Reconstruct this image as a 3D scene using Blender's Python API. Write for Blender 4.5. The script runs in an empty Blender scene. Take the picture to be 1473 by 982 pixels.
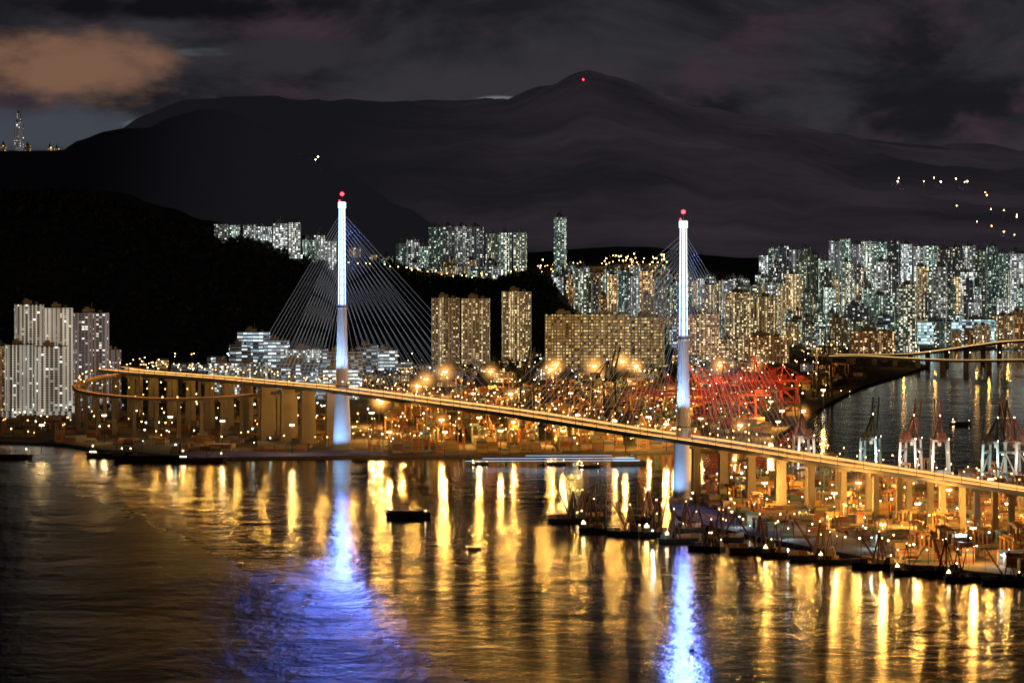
import bpy, math, random
import numpy as np
from mathutils import Vector, noise
R=random.Random(11)
F=10680.; C=485.; YH=64.; CX=736.5
def gd(y,z=0.): return F*(C-z)/(y-YH)
def wx(px,d): return (px-CX)/F*d
def wz(py,d): return C-(py-YH)*d/F
def G(px,py,z=0.):
    d=gd(py,z); return Vector((wx(px,d),d,z))
scene=bpy.context.scene
COL=scene.collection
# ------------------------------------------------------------ materials
def newmat(name):
    m=bpy.data.materials.new(name); m.use_nodes=True
    nt=m.node_tree; b=nt.nodes["Principled BSDF"]
    return m,nt,b
def N(nt,t,**k):
    n=nt.nodes.new(t)
    for a,v in k.items(): setattr(n,a,v)
    return n
def MA(nt,op,a,b=None,c=None):
    n=nt.nodes.new("ShaderNodeMath"); n.operation=op
    for i,v in enumerate((a,b,c)):
        if v is None: continue
        if isinstance(v,(int,float)): n.inputs[i].default_value=v
        else: nt.links.new(v,n.inputs[i])
    return n.outputs[0]
def MIX(nt,f,a,b,mode='MIX'):
    n=nt.nodes.new("ShaderNodeMix"); n.data_type='RGBA'; n.blend_type=mode
    for i,v in ((0,f),(6,a),(7,b)):
        if isinstance(v,(int,float)): n.inputs[i].default_value=v
        elif isinstance(v,tuple): n.inputs[i].default_value=(*v[:3],1)
        else: nt.links.new(v,n.inputs[i])
    return n.outputs[2]
def c4(c): return (c[0],c[1],c[2],1)
def simple(name,col,rough=.7,var=.25,scale=.1,metal=0,emit=0,ecol=None):
    m,nt,b=newmat(name)
    tc=N(nt,"ShaderNodeTexCoord"); no=N(nt,"ShaderNodeTexNoise")
    no.inputs["Scale"].default_value=scale; no.inputs["Detail"].default_value=5
    nt.links.new(tc.outputs["Object"],no.inputs["Vector"])
    lo=tuple(max(0,x*(1-var)) for x in col); hi=tuple(x*(1+var) for x in col)
    nt.links.new(MIX(nt,no.outputs[0],lo,hi),b.inputs["Base Color"])
    b.inputs["Roughness"].default_value=rough; b.inputs["Metallic"].default_value=metal
    if emit:
        b.inputs["Emission Color"].default_value=c4(ecol or col)
        b.inputs["Emission Strength"].default_value=emit
        m.cycles.emission_sampling='NONE'
    return m
def emis(name,col,s):
    m=bpy.data.materials.new(name); m.use_nodes=True; nt=m.node_tree; nt.nodes.clear()
    e=N(nt,"ShaderNodeEmission"); e.inputs[0].default_value=c4(col); e.inputs[1].default_value=s
    o=N(nt,"ShaderNodeOutputMaterial"); nt.links.new(e.outputs[0],o.inputs[0])
    m.cycles.emission_sampling='NONE'
    return m
def winmat(name,wall,wem,lit,A,B,st,cw=3.6,ch=3.1,mw=(.2,.8),mh=(.25,.75),colfrac=.08,glass=(.03,.035,.04),var=1.):
    m,nt,b=newmat(name)
    uv=N(nt,"ShaderNodeUVMap"); sp=N(nt,"ShaderNodeSeparateXYZ"); nt.links.new(uv.outputs[0],sp.inputs[0])
    oi=N(nt,"ShaderNodeObjectInfo"); rnd=oi.outputs["Random"]
    rn2=MA(nt,'MULTIPLY_ADD',MA(nt,'FRACT',MA(nt,'MULTIPLY',rnd,17.3)),var,.6*(1-var))
    cwv=MA(nt,'MULTIPLY_ADD',rnd,cw*.35,cw*.85)
    U=MA(nt,'DIVIDE',sp.outputs[0],cwv); V=MA(nt,'DIVIDE',sp.outputs[1],ch)
    fu=MA(nt,'FLOOR',U); fv=MA(nt,'FLOOR',V); ru=MA(nt,'FRACT',U); rv=MA(nt,'FRACT',V)
    cb=N(nt,"ShaderNodeCombineXYZ"); nt.links.new(fu,cb.inputs[0]); nt.links.new(fv,cb.inputs[1])
    nt.links.new(MA(nt,'MULTIPLY',rnd,531.),cb.inputs[2])
    wn=N(nt,"ShaderNodeTexWhiteNoise"); wn.noise_dimensions='3D'; nt.links.new(cb.outputs[0],wn.inputs[0])
    cb2=N(nt,"ShaderNodeCombineXYZ"); nt.links.new(fu,cb2.inputs[0]); nt.links.new(MA(nt,'MULTIPLY',rnd,97.),cb2.inputs[1])
    wn2=N(nt,"ShaderNodeTexWhiteNoise"); wn2.noise_dimensions='3D'; nt.links.new(cb2.outputs[0],wn2.inputs[0])
    l1=MA(nt,'LESS_THAN',wn.outputs[0],MA(nt,'MULTIPLY_ADD',rn2,lit*.7,lit*.6)); l2=MA(nt,'LESS_THAN',wn2.outputs[0],colfrac)
    L=MA(nt,'MAXIMUM',l1,l2)
    mu=MA(nt,'MULTIPLY',MA(nt,'GREATER_THAN',ru,mw[0]),MA(nt,'LESS_THAN',ru,mw[1]))
    mv=MA(nt,'MULTIPLY',MA(nt,'GREATER_THAN',rv,mh[0]),MA(nt,'LESS_THAN',rv,mh[1]))
    mk=MA(nt,'MULTIPLY',mu,mv)
    sc=N(nt,"ShaderNodeSeparateColor"); nt.links.new(wn.outputs[1],sc.inputs[0])
    tint=MA(nt,'FRACT',MA(nt,'MULTIPLY',rnd,5.7))
    wc=MIX(nt,MA(nt,'MULTIPLY_ADD',sc.outputs[1],.6,MA(nt,'MULTIPLY',tint,.4)),A,B)
    bri=MA(nt,'MULTIPLY_ADD',MA(nt,'POWER',sc.outputs[2],2.5),st*1.9,st*.25)
    bri=MA(nt,'MULTIPLY',MA(nt,'MULTIPLY',bri,L),MA(nt,'MULTIPLY_ADD',rn2,.7,.6))
    tn=N(nt,"ShaderNodeTexNoise"); tn.inputs["Scale"].default_value=.03; tn.inputs["Detail"].default_value=4
    tc=N(nt,"ShaderNodeTexCoord"); nt.links.new(tc.outputs["Object"],tn.inputs["Vector"])
    colv=MA(nt,'MULTIPLY_ADD',wn2.outputs[0],.9,.45)
    we=MA(nt,'MULTIPLY',MA(nt,'MULTIPLY_ADD',tn.outputs[0],1.2,.3),MA(nt,'MULTIPLY_ADD',rn2,wem*1.2,wem*.3))  # city light on the walls, painted in as faint emission
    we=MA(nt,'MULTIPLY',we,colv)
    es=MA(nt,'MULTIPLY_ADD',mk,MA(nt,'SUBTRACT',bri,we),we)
    nt.links.new(MIX(nt,mk,wall,wc),b.inputs["Emission Color"])
    nt.links.new(es,b.inputs["Emission Strength"])
    nt.links.new(MIX(nt,mk,wall,glass),b.inputs["Base Color"])
    b.inputs["Roughness"].default_value=.6
    m.cycles.emission_sampling='NONE'
    return m
# ------------------------------------------------------------ mesh builder
class MB:
    def __init__(s): s.v=[];s.f=[];s.m=[];s.uv=[];s.c=[]
    def face(s,pts,m=0,uv=None,col=(1,1,1)):
        i=len(s.v); s.v.extend([tuple(p) for p in pts]); n=len(pts)
        s.f.append(tuple(range(i,i+n))); s.m.append(m); s.uv.extend(uv if uv else [(0,0)]*n); s.c.extend([(*col,1)]*n)
    def box(s,c,d,rot=0.,m=0,col=(1,1,1),top=None,bottom=True,taper=1.):
        x,y,z=c; a,b,h=d[0]/2,d[1]/2,d[2]; cs,sn=math.cos(rot),math.sin(rot)
        def q(u,v,w,t=1.): u*=t;v*=t; return (x+u*cs-v*sn,y+u*sn+v*cs,z+w)
        lo=[q(-a,-b,0),q(a,-b,0),q(a,b,0),q(-a,b,0)]; hi=[q(-a,-b,h,taper),q(a,-b,h,taper),q(a,b,h,taper),q(-a,b,h,taper)]
        u=0
        for i in range(4):
            j=(i+1)%4; w=d[0] if i%2==0 else d[1]
            s.face([lo[i],lo[j],hi[j],hi[i]],m,[(u,0),(u+w,0),(u+w,h),(u,h)],col); u+=w
        s.face(hi,m if top is None else top,None,col)
        if bottom: s.face(lo[::-1],m,None,col)
    def prism(s,poly,z0,z1,mw=0,mr=1,cap=True):
        u=0;n=len(poly)
        for i in range(n):
            a=poly[i];b=poly[(i+1)%n]; w=math.hypot(b[0]-a[0],b[1]-a[1])
            s.face([(a[0],a[1],z0),(b[0],b[1],z0),(b[0],b[1],z1),(a[0],a[1],z1)],mw,[(u,z0),(u+w,z0),(u+w,z1),(u,z1)]); u+=w
        if cap: s.face([(p[0],p[1],z1) for p in poly],mr)
    def beam(s,p,q,w,m=0,h=None,col=(1,1,1)):
        p=Vector(p);q=Vector(q);d=(q-p)
        if d.length<1e-6:return
        d.normalize(); up=Vector((0,0,1)) if abs(d.z)<.95 else Vector((0,1,0))
        a=d.cross(up).normalized()*w/2; b=a.cross(d).normalized()*(h or w)/2
        A=[p-a-b,p+a-b,p+a+b,p-a+b]; B=[x+(q-p) for x in A]
        for i in range(4):
            j=(i+1)%4; s.face([A[i],A[j],B[j],B[i]],m,None,col)
        s.face(A[::-1],m,None,col); s.face(B,m,None,col)
    def tube(s,rings,n=16,m=0,sq=0.):
        R_=[]
        for (x,y,z,rx,ry) in rings:
            R_.append([(x+rx*math.cos(2*math.pi*i/n),y+ry*math.sin(2*math.pi*i/n),z) for i in range(n)])
        for k in range(len(R_)-1):
            for i in range(n):
                j=(i+1)%n; s.face([R_[k][i],R_[k][j],R_[k+1][j],R_[k+1][i]],m)
        s.face(R_[-1],m)
    def ball(s,c,r,m=0,n=8,k=5):
        P=[]
        for a in range(k+1):
            t=math.pi*a/k; P.append([(c[0]+r*math.sin(t)*math.cos(2*math.pi*i/n),c[1]+r*math.sin(t)*math.sin(2*math.pi*i/n),c[2]-r*math.cos(t)) for i in range(n)])
        for a in range(k):
            for i in range(n):
                j=(i+1)%n
                if a==0: s.face([P[0][0],P[1][j],P[1][i]][::-1],m)
                elif a==k-1: s.face([P[a][i],P[a][j],P[k][0]],m)
                else: s.face([P[a][i],P[a][j],P[a+1][j],P[a+1][i]],m)
    def mesh(s,name,mats,smooth=False):
        me=bpy.data.meshes.new(name); me.from_pydata(s.v,[],s.f)
        for m in mats: me.materials.append(m)
        me.polygons.foreach_set("material_index",s.m)
        l=me.uv_layers.new(name="UVMap"); l.data.foreach_set("uv",np.array(s.uv,dtype=np.float32).ravel())
        ca=me.color_attributes.new("Col",'FLOAT_COLOR','CORNER'); ca.data.foreach_set("color",np.array(s.c,dtype=np.float32).ravel())
        if smooth: me.polygons.foreach_set("use_smooth",[True]*len(me.polygons))
        me.update(); return me
    def obj(s,name,mats,loc=(0,0,0),rot=0.,parent=None,smooth=False):
        return place(name,s.mesh(name,mats,smooth),loc,rot,parent)
def place(name,me,loc=(0,0,0),rot=0.,parent=None,scale=None):
    o=bpy.data.objects.new(name,me); o.location=loc; o.rotation_euler=(0,0,rot)
    if scale: o.scale=scale
    if parent: o.parent=parent
    COL.objects.link(o); return o
def plight(name,loc,power,col,radius=1.5,parent=None):
    l=bpy.data.lights.new(name,'POINT'); l.energy=power; l.color=col; l.shadow_soft_size=radius
    return place(name,l,loc,0,parent)
def empty(name,loc=(0,0,0)):
    return place(name,None,loc)
SOD=(1.,.48,.09); WARM=(1.,.6,.2); COOL=(.55,.85,1.); BLUE=(.09,.18,1.)
# ------------------------------------------------------------ palette
m_conc=simple("concrete",(.38,.36,.33),.8,.2,.15)
m_pier=simple("pier_concrete",(.42,.37,.3),.8,.2,.1)
m_steel=simple("steel_dark",(.06,.06,.065),.5,.3,.3)
m_asph=simple("asphalt",(.055,.053,.05),.8,.3,.08)
m_mark=simple("road_paint",(.8,.8,.78),.6,.1,.5)
m_roof=simple("roof_felt",(.12,.12,.115),.9,.3,.2)
m_rc=simple("crane_grey_paint",(.4,.4,.41),.5,.3,.3)
m_blk=simple("crane_black_paint",(.03,.028,.025),.5,.3,.3)
m_red=simple("crane_red_paint",(.5,.06,.035),.5,.35,.2,emit=.09,ecol=(1,.06,.03))  # emission paints a lit look into the red
m_top=simple("crane_top_paint",(.28,.11,.07),.5,.35,.2)
m_org=simple("crane_orange_paint",(.6,.28,.08),.5,.25,.2)
m_blu=simple("crane_blue_paint",(.22,.4,.48),.5,.25,.2)
m_hull=simple("hull_paint",(.02,.02,.022),.5,.4,.3)
m_deckp=simple("deck_paint",(.1,.07,.05),.7,.4,.4)
m_white=simple("white_paint",(.6,.58,.55),.5,.15,.3)
m_cabin=simple("cabin_paint",(.25,.22,.18),.6,.3,.3)
m_rust=simple("rusty_steel",(.2,.1,.05),.8,.5,.5)
e_sod=emis("sodium_lamp_glass",(1.,.48,.12),24)
e_warm=emis("warm_lamp_glass",(1.,.7,.34),24)
e_cool=emis("cool_lamp_glass",(.6,.95,1.),16)
e_red=emis("red_beacon",(1.,.02,.03),14)
e_trailw=emis("headlight_trail",(1.,.62,.2),2.1)
e_trailr=emis("taillight_trail",(1.,.3,.05),1.6)
e_ferry=emis("ferry_light_trail",(.5,.75,1.),1.3)
m_cont,nt,b=newmat("container_paint")
at=N(nt,"ShaderNodeVertexColor"); at.layer_name="Col"
nn=N(nt,"ShaderNodeTexNoise"); nn.inputs["Scale"].default_value=.3
nt.links.new(MIX(nt,nn.outputs[0],at.outputs[0],(.2,.15,.09)),b.inputs["Base Color"]); b.inputs["Roughness"].default_value=.6
# ------------------------------------------------------------ world
w=bpy.data.worlds.new("World"); scene.world=w; w.use_nodes=True; nt=w.node_tree
bg=nt.nodes["Background"]; 
tc=N(nt,"ShaderNodeTexCoord"); sp=N(nt,"ShaderNodeSeparateXYZ"); nt.links.new(tc.outputs["Generated"],sp.inputs[0])
yy=MA(nt,'MAXIMUM',MA(nt,'ABSOLUTE',sp.outputs[1]),.05)
u=MA(nt,'DIVIDE',sp.outputs[0],yy); v=MA(nt,'DIVIDE',sp.outputs[2],yy)
def nz(su,sv,det,off=0.,rough=.55,dist=0.):
    cb=N(nt,"ShaderNodeCombineXYZ"); nt.links.new(MA(nt,'MULTIPLY_ADD',u,su,off),cb.inputs[0]); nt.links.new(MA(nt,'MULTIPLY',v,sv),cb.inputs[1])
    n=N(nt,"ShaderNodeTexNoise"); n.inputs["Scale"].default_value=1.; n.inputs["Detail"].default_value=det; n.inputs["Roughness"].default_value=rough
    n.inputs["Distortion"].default_value=dist
    nt.links.new(cb.outputs[0],n.inputs["Vector"]); return n
def ramp(x,a,b_,ca=(0,0,0),cb_=(1,1,1)):
    r=N(nt,"ShaderNodeValToRGB"); r.color_ramp.elements[0].position=a; r.color_ramp.elements[1].position=b_
    r.color_ramp.elements[0].color=c4(ca); r.color_ramp.elements[1].color=c4(cb_); r.color_ramp.interpolation='EASE'
    nt.links.new(x,r.inputs[0]); return r.outputs[0]
n1=nz(28,60,7,3.1,.6,.4); n2=nz(45,90,6,9.7,.6,.3); 
base=MIX(nt,ramp(n1.outputs[0],.38,.66),(.010,.010,.013),(.034,.032,.038))
base=MIX(nt,ramp(n2.outputs[0],.48,.68),base,(.043,.027,.038))
def blob(px,py,rx,ry,wob=.5):
    uc=(px-CX)/F; vc=(YH-py)/F
    nw=nz(110,260,6,px*.1)
    w_=MA(nt,'MULTIPLY_ADD',nw.outputs[0],wob*2,-wob)
    a=MA(nt,'POWER',MA(nt,'ABSOLUTE',MA(nt,'DIVIDE',MA(nt,'SUBTRACT',u,uc),rx/F)),2.); b_=MA(nt,'POWER',MA(nt,'ABSOLUTE',MA(nt,'DIVIDE',MA(nt,'SUBTRACT',v,vc),ry/F)),2.)
    d=MA(nt,'ADD',MA(nt,'SQRT',MA(nt,'ADD',a,b_)),w_)
    r=ramp(d,.35,1.25,(1,1,1),(0,0,0)); return r
base=MIX(nt,blob(60,190,230,45),base,(.05,.058,.075))
base=MIX(nt,blob(100,95,190,66,.6),base,(.19,.10,.062))
base=MIX(nt,blob(300,75,60,8,.6),base,(.06,.068,.08))
base=MIX(nt,blob(215,178,55,9,.5),base,(.12,.13,.15))
base=MIX(nt,blob(430,80,160,40,.9),base,(.028,.026,.03))
base=MIX(nt,blob(715,143,42,6,.5),base,(.15,.16,.175))
base=MIX(nt,blob(280,10,330,30,.8),base,(.006,.006,.008))
# unseen upper sky blackened to keep its glow out of the water
hi=N(nt,"ShaderNodeMapRange"); hi.interpolation_type='SMOOTHSTEP'; hi.inputs[1].default_value=.008; hi.inputs[2].default_value=.03; nt.links.new(v,hi.inputs[0])
base=MIX(nt,hi.outputs[0],base,(.0012,.0015,.0025))
sky=N(nt,"ShaderNodeTexSky"); sky.sky_type='NISHITA'; sky.sun_disc=False
sky.sun_elevation=math.radians(-5); sky.sun_rotation=math.radians(200)
sk=MIX(nt,1.,sky.outputs[0],(.002,.002,.002),'MULTIPLY')
nt.links.new(MIX(nt,1.,base,sk,'ADD'),bg.inputs[0]); bg.inputs[1].default_value=1.
s=bpy.data.lights.new("fill_sun",'SUN'); s.energy=.03; s.angle=math.radians(3); s.color=(.7,.75,1.)  # added weak fill to bring out hill texture
so=place("fill_sun",s,(0,0,3000)); so.rotation_euler=(math.radians(60),0,math.radians(-50))
# ------------------------------------------------------------ camera
cam=bpy.data.cameras.new("Camera"); co=place("Camera",cam,(0,0,C)); co.rotation_euler=(math.radians(90),0,0)
cam.sensor_width=36; cam.lens=36*F/1473; cam.shift_y=-427./1473; cam.clip_start=5; cam.clip_end=120000
scene.camera=co
# ------------------------------------------------------------ water
m_water=bpy.data.materials.new("sea_water"); m_water.use_nodes=True; nt=m_water.node_tree; nt.nodes.clear()
tc=N(nt,"ShaderNodeTexCoord"); spw=N(nt,"ShaderNodeSeparateXYZ"); nt.links.new(tc.outputs["Object"],spw.inputs[0])
def wn_(sx,sy,det,rot=0.,dist=0.,rough=.55):
    mp=N(nt,"ShaderNodeMapping"); mp.inputs["Scale"].default_value=(sx,sy,1); mp.inputs["Rotation"].default_value=(0,0,rot)
    nt.links.new(tc.outputs["Object"],mp.inputs[0])
    n=N(nt,"ShaderNodeTexNoise"); n.inputs["Scale"].default_value=1; n.inputs["Detail"].default_value=det; n.inputs["Distortion"].default_value=dist
    n.inputs["Roughness"].default_value=rough
    nt.links.new(mp.outputs[0],n.inputs["Vector"]); return n.outputs[0]
h1=wn_(1/22.,1/75.,6,.05,0,.6); h2=wn_(1/240.,1/420.,3,.35,.8); h3=wn_(1/90.,1/130.,4,-.3,.4); h4=wn_(1/12.,1/34.,4,-.08)
edge_n=wn_(1/40.,1/90.,4)
def side(pa,pb,wob=0.):
    a=G(*pa);c=G(*pb); d=(c-a).normalized()
    t1=MA(nt,'MULTIPLY',MA(nt,'SUBTRACT',spw.outputs[0],a.x),d.y); t2=MA(nt,'MULTIPLY',MA(nt,'SUBTRACT',spw.outputs[1],a.y),-d.x)
    r=MA(nt,'ADD',t1,t2)
    if wob: r=MA(nt,'ADD',r,MA(nt,'MULTIPLY_ADD',edge_n,wob*2,-wob))
    return r
def sm(x,a,b_):
    m=N(nt,"ShaderNodeMapRange"); m.interpolation_type='SMOOTHSTEP'; m.inputs[1].default_value=a; m.inputs[2].default_value=b_; nt.links.new(x,m.inputs[0]); return m.outputs[0]
# smoother zones shaped to darken reflections: diagonal edge, strip, left side, noise bands
sl=side((425,680),(1110,794),4); beyond=sm(sl,3,-6)
p1=side((1106,800),(1110,982),1.5); p2=side((1212,815),(1208,982),1.5)
strip=MA(nt,'MULTIPLY',sm(p1,-1,2),sm(p2,2,-1))
left_calm=sm(side((100,700),(680,982),60),60,-130)
pt=wn_(1/330.,1/520.,5,.3,1.3,.5); pt2=wn_(1/120.,1/210.,4,-.2,.9)
bands=MA(nt,'MULTIPLY',sm(MA(nt,'MULTIPLY_ADD',pt2,.4,MA(nt,'MULTIPLY',pt,.6)),.53,.42),.55)
bands=MA(nt,'MULTIPLY',bands,MA(nt,'MULTIPLY_ADD',sm(p2,-1,3),-.7,1.))
calm=MA(nt,'MAXIMUM',bands,MA(nt,'MAXIMUM',MA(nt,'MULTIPLY',beyond,.5),MA(nt,'MAXIMUM',strip,left_calm)))
amp=MA(nt,'MULTIPLY_ADD',calm,-.82,1.)
hs=MA(nt,'ADD',MA(nt,'ADD',MA(nt,'MULTIPLY',h1,3.0),MA(nt,'MULTIPLY',h4,1.3)),MA(nt,'ADD',MA(nt,'MULTIPLY',h2,7.),MA(nt,'MULTIPLY',h3,4.)))
bp=N(nt,"ShaderNodeBump"); bp.inputs["Distance"].default_value=1.; nt.links.new(amp,bp.inputs["Strength"])
nt.links.new(hs,bp.inputs["Height"])
ro=MA(nt,'MULTIPLY_ADD',calm,-.18,.32)
gl=N(nt,"ShaderNodeBsdfGlossy"); gl.distribution='BECKMANN'; nt.links.new(ro,gl.inputs["Roughness"]); nt.links.new(bp.outputs[0],gl.inputs["Normal"]); gl.inputs["Color"].default_value=(.95,.95,.95,1)
df=N(nt,"ShaderNodeBsdfDiffuse"); df.inputs["Color"].default_value=(.003,.006,.011,1)
fr=N(nt,"ShaderNodeFresnel"); fr.inputs[0].default_value=1.33; nt.links.new(bp.outputs[0],fr.inputs["Normal"])
mx=N(nt,"ShaderNodeMixShader"); nt.links.new(fr.outputs[0],mx.inputs[0]); nt.links.new(df.outputs[0],mx.inputs[1]); nt.links.new(gl.outputs[0],mx.inputs[2])
o=N(nt,"ShaderNodeOutputMaterial"); nt.links.new(mx.outputs[0],o.inputs[0])
mb=MB(); mb.face([(-30000,-3000,0),(30000,-3000,0),(30000,30000,0),(-30000,30000,0)]); mb.obj("water",[m_water])
# ------------------------------------------------------------ land
m_land,nt,b=newmat("ground_paving")
tc=N(nt,"ShaderNodeTexCoord"); n=N(nt,"ShaderNodeTexNoise"); n.inputs["Scale"].default_value=.02; n.inputs["Detail"].default_value=8
nt.links.new(tc.outputs["Object"],n.inputs["Vector"])
nt.links.new(MIX(nt,n.outputs[0],(.04,.035,.03),(.26,.21,.15)),b.inputs["Base Color"]); b.inputs["Roughness"].default_value=.85
m_sea=simple("seawall_stone",(.09,.08,.07),.9,.5,.2)
LZ=3.
land1=[G(*p) for p in [(-250,632),(0,638),(90,641),(150,650),(290,661),(500,659),(700,657),(800,655),(960,651),(1085,646),(1120,628),(1190,583),(1240,558),(1310,538),(1335,528),(1280,515),(1230,507),(1473,501),(1750,497)]]
land1=[(p.x,p.y) for p in land1]+[(9000,27000),(-9000,27000),(-9000,9800)]
land2=[G(*p) for p in [(962,724),(975,745),(1010,758),(1100,778),(1200,797),(1300,815),(1473,833),(1800,860),(1800,688),(1473,689),(1300,690),(1150,677),(1070,684),(1010,700),(968,714)]]
land2=[(p.x,p.y) for p in land2]
def inpoly(x,y,P):
    r=False;j=len(P)-1
    for i in range(len(P)):
        if (P[i][1]>y)!=(P[j][1]>y) and x<(P[j][0]-P[i][0])*(y-P[i][1])/(P[j][1]-P[i][1])+P[i][0]: r=not r
        j=i
    return r
mb=MB(); mb.prism(land1,-2,LZ,1,0); mb.obj("ground",[m_land,m_sea])
mb=MB(); mb.prism(land2,-2,LZ,1,0); mb.obj("quay_ground",[m_land,m_sea])
# ------------------------------------------------------------ hills
def interp(x,P):
    if x<=P[0][0]: return P[0][1]
    for (a,b_),(c,d) in zip(P,P[1:]):
        if x<=c:
            t=(x-a)/(c-a); t=t*t*(3-2*t)*.5+t*.5; return b_+(d-b_)*t
    return P[-1][1]
def sst(t): t=max(0,min(1,t)); return t*t*(3-2*t)
def fnoise(x,y,sc,o=5):
    r=0;a=1
    for i in range(o): r+=a*noise.noise(Vector((x/sc,y/sc,i*7.3))); a*=.5; sc*=.5
    return r
def hillmesh(name,prof,dfoot,dr,dback,mat,x0,x1,nx,ny,rough,plate=.8,endz=0):
    Pf=[(wx(p,dr),wz(q,dr)) for p,q in prof]
    X=[x0+(x1-x0)*i/nx for i in range(nx+1)]; Y=[dfoot+(dback-dfoot)*j/ny for j in range(ny+1)]
    V=[];
    def H(x,y):
        z=interp(x,Pf)
        if y<dr: k=sst((y-dfoot)/(dr-dfoot))*.55+.45*max(0,(y-dfoot)/(dr-dfoot))
        else: k=1-(1-plate)*sst((y-dr)/(dback-dr))
        n_=fnoise(x,y,420.)*rough*(.25+.75*k if k<.98 else 1)*(.7 if k>.9 else 1)
        g=1-.3*abs(noise.noise(Vector((x/200.,y/900.,3.))))*(1 if y<dr else 0)*(1-k)*2
        return z*k*g+n_*min(1,k*4)+1
    for y in Y:
        for x in X: V.append((x,y,H(x,y)))
    Fc=[(j*(nx+1)+i,j*(nx+1)+i+1,(j+1)*(nx+1)+i+1,(j+1)*(nx+1)+i) for j in range(ny) for i in range(nx)]
    me=bpy.data.meshes.new(name); me.from_pydata(V,[],Fc); me.materials.append(mat)
    me.polygons.foreach_set("use_smooth",[True]*len(Fc)); me.update()
    place(name,me); return H
def hillmat(name,lo,hi,hz,hz2,sc,nsc=.0007,xr=None):
    m,nt,b=newmat(name)
    tc=N(nt,"ShaderNodeTexCoord"); n=N(nt,"ShaderNodeTexNoise"); n.inputs["Scale"].default_value=sc; n.inputs["Detail"].default_value=8; n.inputs["Roughness"].default_value=.7
    nt.links.new(tc.outputs["Object"],n.inputs["Vector"])
    r=N(nt,"ShaderNodeValToRGB"); r.color_ramp.elements[0].position=.4; r.color_ramp.elements[1].position=.65; nt.links.new(n.outputs[0],r.inputs[0])
    nt.links.new(MIX(nt,r.outputs[0],lo,hi),b.inputs["Base Color"]); b.inputs["Roughness"].default_value=.95
    b.inputs["Specular IOR Level"].default_value=.1
    n2=N(nt,"ShaderNodeTexNoise"); n2.inputs["Scale"].default_value=nsc; n2.inputs["Detail"].default_value=8; n2.inputs["Roughness"].default_value=.66
    nt.links.new(tc.outputs["Object"],n2.inputs["Vector"])
    r2=N(nt,"ShaderNodeValToRGB"); r2.color_ramp.elements[0].position=.4; r2.color_ramp.elements[1].position=.68; nt.links.new(n2.outputs[0],r2.inputs[0])
    ec=MIX(nt,r2.outputs[0],hz,hz2)
    if xr:
        sx=N(nt,"ShaderNodeSeparateXYZ"); nt.links.new(tc.outputs["Object"],sx.inputs[0])
        mr=N(nt,"ShaderNodeMapRange"); mr.interpolation_type='SMOOTHSTEP'; mr.inputs[1].default_value=xr[0]; mr.inputs[2].default_value=xr[1]; nt.links.new(sx.outputs[0],mr.inputs[0])
        ec=MIX(nt,mr.outputs[0],xr[2],ec)
    nt.links.new(ec,b.inputs["Emission Color"]); b.inputs["Emission Strength"].default_value=1.  # haze glow painted into the hill surface as emission
    m.cycles.emission_sampling='NONE'; return m
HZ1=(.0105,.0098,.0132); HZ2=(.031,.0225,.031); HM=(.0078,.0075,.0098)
mh1=hillmat("hill_vegetation",(.015,.02,.012),(.1,.11,.07),(.0003,.0003,.0004),(.0008,.0008,.0009),.03)
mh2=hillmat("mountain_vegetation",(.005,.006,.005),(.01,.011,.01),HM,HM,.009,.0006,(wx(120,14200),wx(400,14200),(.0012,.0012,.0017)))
mh3=hillmat("far_mountain_painted_haze",(.005,.006,.005),(.01,.011,.01),HZ1,HZ2,.03,.0009,(wx(430,20500),wx(800,20500),HM))
Hn=hillmesh("hill",[(-200,275),(0,283),(60,285),(100,283),(135,290),(160,300),(200,312),(250,332),(310,345),(360,352),(410,358),(450,374),(490,384),(540,390),(600,402),(660,409),(710,414),(760,400),(790,418),(840,455),(900,480)],11250,12150,13300,mh1,wx(-200,12150),wx(900,12150),330,60,16,.9)
Hm_=hillmesh("mountain",[(-250,225),(0,219),(60,219),(90,217),(110,205),(150,191),(180,187),(210,186),(240,170),(265,163),(290,158),(340,175),(400,215),(470,260),(560,320),(650,380)],12700,14200,16000,mh2,wx(-250,14200),wx(650,14200),300,30,18,.9)
Hf=hillmesh("far_mountain",[(-400,330),(120,230),(200,175),(260,150),(330,140),(430,150),(560,152),(650,152),(690,150),(730,150),(785,133),(845,112),(900,122),(980,150),(1080,172),(1200,200),(1300,215),(1400,226),(1500,232),(1900,240)],16500,20500,23500,mh3,wx(-400,20500),wx(1900,20500),260,30,44,.9)
Hc=hillmesh("city_hill",[(700,420),(760,390),(800,388),(850,384),(900,381),(950,382),(1000,390),(1050,398),(1100,402),(1300,400),(1500,400),(1700,400)],12900,14300,15800,mh1,wx(700,14300),wx(1700,14300),160,20,10,.9)
m_fol=simple("foliage",(.06,.08,.04),.9,.6,.05)
mb=MB()
def clump(x,y,z,r):
    for q in range(7):
        o=Vector((R.gauss(0,r*.45),R.gauss(0,r*.45),r*.6+R.gauss(0,r*.35)))
        a=Vector((R.gauss(0,1),R.gauss(0,1),R.gauss(0,1))).normalized(); b_=a.cross(Vector((R.gauss(0,1),R.gauss(0,1),R.gauss(0,1)))).normalized(); l=r*R.uniform(.3,.55)
        c=Vector((x,y,z))+o; mb.face([c+a*l,c+b_*l,c-a*l,c-b_*l])
for k in range(3200):
    px=R.uniform(-10,800); y=12150+R.gauss(0,70) if k%2 else R.uniform(11300,12200); x=wx(px,12150)
    clump(x,y,Hn(x,y),R.uniform(5,10))
mb.obj("hillside_trees",[m_fol])
mb=MB()
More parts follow.
